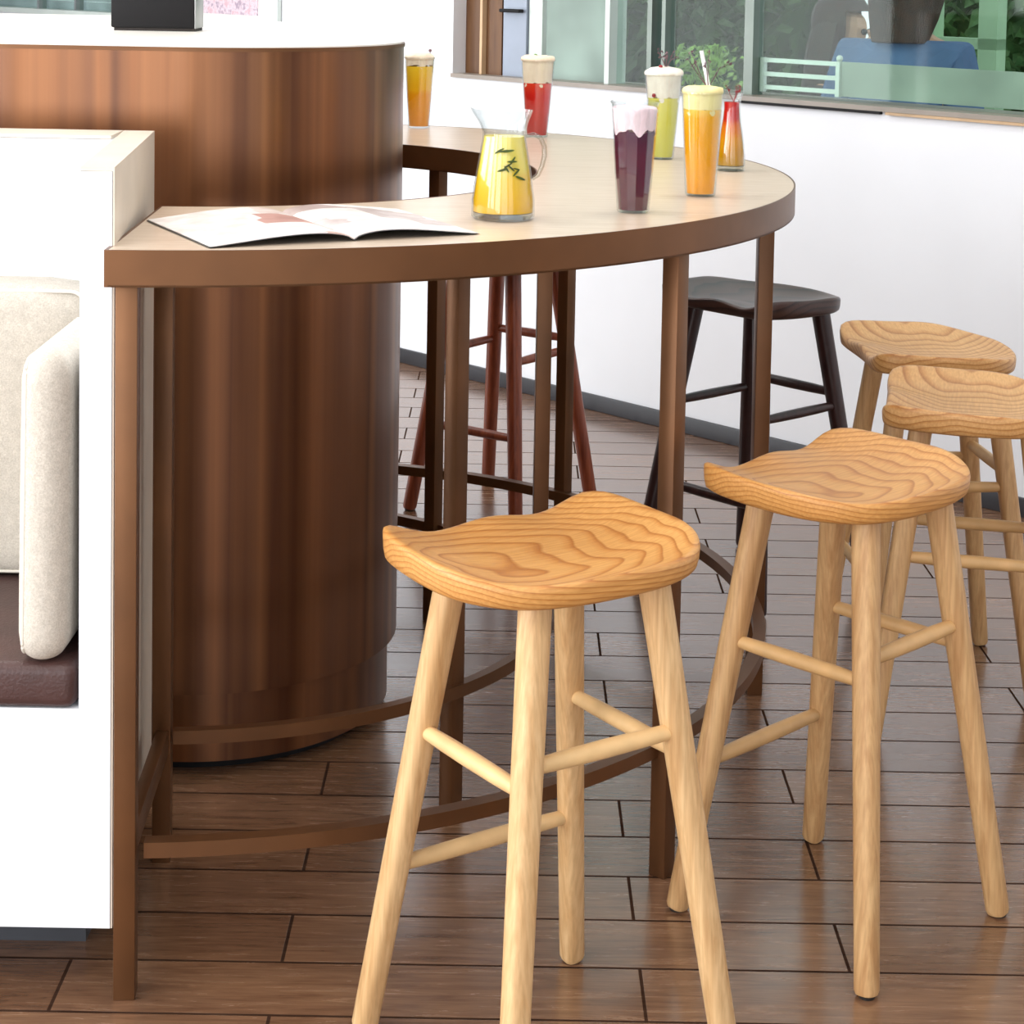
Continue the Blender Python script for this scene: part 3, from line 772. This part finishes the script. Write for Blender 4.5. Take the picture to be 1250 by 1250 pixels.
obj('straw', tube(bmesh.new(), [(.016, .004, .150), (.010, .006, .19), (-.003, .010, .250)], .0035, 14), M['straw'], t)
berries(t, [(-.008, -.012, .185)], .0045); twig(t, (.010, .006, .185), 9, .06, 5)

# glass jug
jg = thing('glass_jug', 'clear glass jug of yellow fruit tea with green leaves, beside the magazine', 'jug', (-.011, 2.985, TZ))
jp = [(.0, .0), (.044, .0), (.049, .004), (.0485, .03), (.043, .07), (.037, .105), (.0335, .125), (.033, .134), (.036, .148), (.041, .160), (.0435, .168)]
def spout(x, y, z, a):
    f = max(0, (z-.135)/.033); d = math.exp(-((a-PI)/.35)**2); return x-.010*f*d, y, z+.003*f*d
bm = bmesh.new(); pin = [(max(.0005, r-.002), max(z, .011)) for r, z in jp[1:]]
lathe(bm, [(.02, 0)]+jp[1:]+list(reversed(pin))+[(.02, .011)], 64, fn=spout); obj('vessel', bm, M['glass'], jg, angle=50)
bm = bmesh.new(); lathe(bm, [(.02, .0012), (.043, .0012), (.0465, .005), (.0465, .0105), (.02, .0108)], 48); obj('glass_base', bm, M['thick'], jg)
LJ = liquid('yellow fruit tea', [(0, (238, 180, 10)), (.5, (244, 196, 24)), (.62, (240, 214, 74)), (1, (246, 226, 110))], (0.01, .118), rough=.2)
lq = [(r-.0024, z) for r, z in jp[3:7]]
obj('drink', lathe(bmesh.new(), [(.03, .0112), (.0462, .0115)]+lq+[(.031, .128)], 64), LJ, jg, angle=50)
for i in range(3):
    random.seed(20+i); bm = bmesh.new()
    a0 = R(-88+i*8); zc = .100-i*.014
    rj = .0385+i*.002+.001
    for j in range(4):
        a = a0+R(10*j-12); z = zc+random.uniform(-.010, .010); L_ = random.uniform(.006, .010)
        d = Vector((math.cos(a), math.sin(a), 0)); tg = Vector((-math.sin(a), math.cos(a), 0)); ang = random.uniform(-1, 1)
        u = (tg*math.cos(ang)+Vector((0, 0, 1))*math.sin(ang)); v = d.cross(u); c0 = d*rj+Vector((0, 0, z))
        pts = [c0+u*L_*math.cos(q)+v*L_*.2*math.sin(q)*(1.0) for q in [2*PI*m_/10 for m_ in range(10)]]
        lo = [bm.verts.new(p) for p in pts]; hi = [bm.verts.new(p+d*.0012) for p in pts]
        bm.faces.new(lo[::-1]); bm.faces.new(hi)
        for m_ in range(10): bm.faces.new((lo[m_], lo[(m_+1) % 10], hi[(m_+1) % 10], hi[m_]))
    obj('leaf', bm, M['mint'], jg, smooth=False)
hb = bmesh.new()
pts = []
for i in range(15):
    f = i/14; a = PI*(.62-1.12*f)
    pts.append((.040+.022*max(0, math.cos(a))**.7 + (.004 if i in (0,) else 0), 0, .094+.036*math.sin(a)))
pts = [(.033, 0, .128), (.045, 0, .131), (.056, 0, .126), (.062, 0, .113), (.0625, 0, .098), (.059, 0, .082), (.053, 0, .068), (.0445, 0, .062)]
tube(hb, pts, [.003, .0036, .0038, .0038, .0038, .0036, .0034, .003], 14, up=(0, 1, 0)); obj('handle', hb, M['thick'], jg)

# little carafe at the far right
cr = thing('small_carafe', 'small clear carafe with a red to amber drink beside the mango drink', 'carafe', (.428, 3.775, TZ))
cp = [(.026, 0), (.029, .004), (.0285, .03), (.024, .065), (.0185, .10), (.0165, .122), (.018, .138), (.022, .152)]
bm = bmesh.new(); lathe(bm, cp+[(max(.001, r-.0018), max(z, .010)) for r, z in reversed(cp)], 48); obj('vessel', bm, M['glass'], cr, angle=50)
LC = liquid('red to amber drink', [(0, (188, 138, 8)), (.4, (226, 150, 14)), (.62, (228, 110, 18)), (.72, (204, 40, 24)), (1, (204, 28, 30))], (.012, .135), rough=.15)
obj('drink', lathe(bmesh.new(), [(.02, .0105), (.0262, .011)]+[(r-.0022, z) for r, z in cp[2:6]]+[(.0150, .134)], 48), LC, cr, angle=50)
bm = bmesh.new(); lathe(bm, [(.01, .001), (.0262, .001), (.0265, .0095), (.01, .0098)], 32); obj('glass_base', bm, M['thick'], cr)
twig(cr, (.004, 0, .134), 31, .03, 4, mat='berry', leafmat='berry')

# ------------------------------------------------------------------ open magazine
mg = thing('magazine', 'open magazine with pink and grey pictures lying on the near end of the ring table', 'magazine', (-.219, 2.712, TZ), math.atan2(.455, .89))
def page_block(sgn, x1, th, z_off, y0=0, y1=.295, lift=.012, n=24):
    bm = bmesh.new(); rows = []
    for i in range(n+1):
        f = i/n; x = sgn*x1*f
        z = z_off+lift*math.sin(PI*min(1, f*1.02)**.62)*(1-f*.15)+.0006
        rows.append([bm.verts.new((x, y, z+dz)) for y, dz in ((y0, 0), (y1, 0), (y1, th*(1-.5*f)), (y0, th*(1-.5*f)))])
    for a, b in zip(rows, rows[1:]):
        for k in range(4): bm.faces.new((a[k], a[(k+1) % 4], b[(k+1) % 4], b[k]))
    bm.faces.new(rows[0][::-1]); bm.faces.new(rows[-1]); return bm
obj('cover', page_block(-1, .212, .0008, 0, -.002, .297), M['cover'], mg)
obj('cover', page_block(1, .196, .0008, 0, -.002, .297), M['cover'], mg)
obj('left_pages', page_block(-1, .210, .0022, .0009), M['page_a'], mg)
obj('right_pages', page_block(1, .194, .0022, .0009), M['page_b'], mg)

# ------------------------------------------------------------------ light
w = bpy.data.worlds.new('world'); bpy.context.scene.world = w; w.use_nodes = True
bg = w.node_tree.nodes['Background']; bg.inputs[0].default_value = (.86, .93, 1.0, 1); bg.inputs[1].default_value = 1.25
def area(name, loc, rot, sx, sy, power, col=(1, 1, 1)):
    l = bpy.data.lights.new(name, 'AREA'); l.shape = 'RECTANGLE'; l.size = sx; l.size_y = sy; l.energy = power; l.color = col
    o = bpy.data.objects.new(name, l); C.objects.link(o); o.location = loc; o.rotation_euler = rot; return o
for (u0, u1), pw in zip(bays_l, (62, 86, 82, 72)):
    area('daylight', (XL-.02, (u0+u1)/2, 1.45), (0, R(-90), 0), 2.3, u1-u0-.12, pw, (.97, .99, 1))
for (u0, u1), pw in zip(bays_b, (54, 22, 8)):
    area('daylight', ((u0+u1)/2, YB-.02, 1.45), (R(90), 0, 0), u1-u0-.12, 2.3, pw, (.98, .99, 1))
# fill light panels added on the unseen ceiling
for i, (x, y) in enumerate(((-1.2, 1.2), (.6, 1.2), (2.4, 1.2), (-1.2, 3.6), (.6, 3.6), (-1.6, 5.6))):
    pl = thing('fill_panel', 'square fill panel added on the unseen ceiling', 'fill light', (x, y, H), group='added fill light panels')
    bm = bmesh.new(); box(bm, -.3, .3, -.3, .3, -.012, -.001); obj('frame', bm, M['ceiling'], pl, smooth=False)
    a = area('fill_lamp', (0, 0, -.014), (0, 0, 0), .52, .52, 11, (1, .97, .93)); a.parent = pl

sc = bpy.context.scene
sc.view_settings.view_transform = 'Standard'; sc.view_settings.look = 'None'; sc.view_settings.exposure = 0; sc.view_settings.gamma = 1
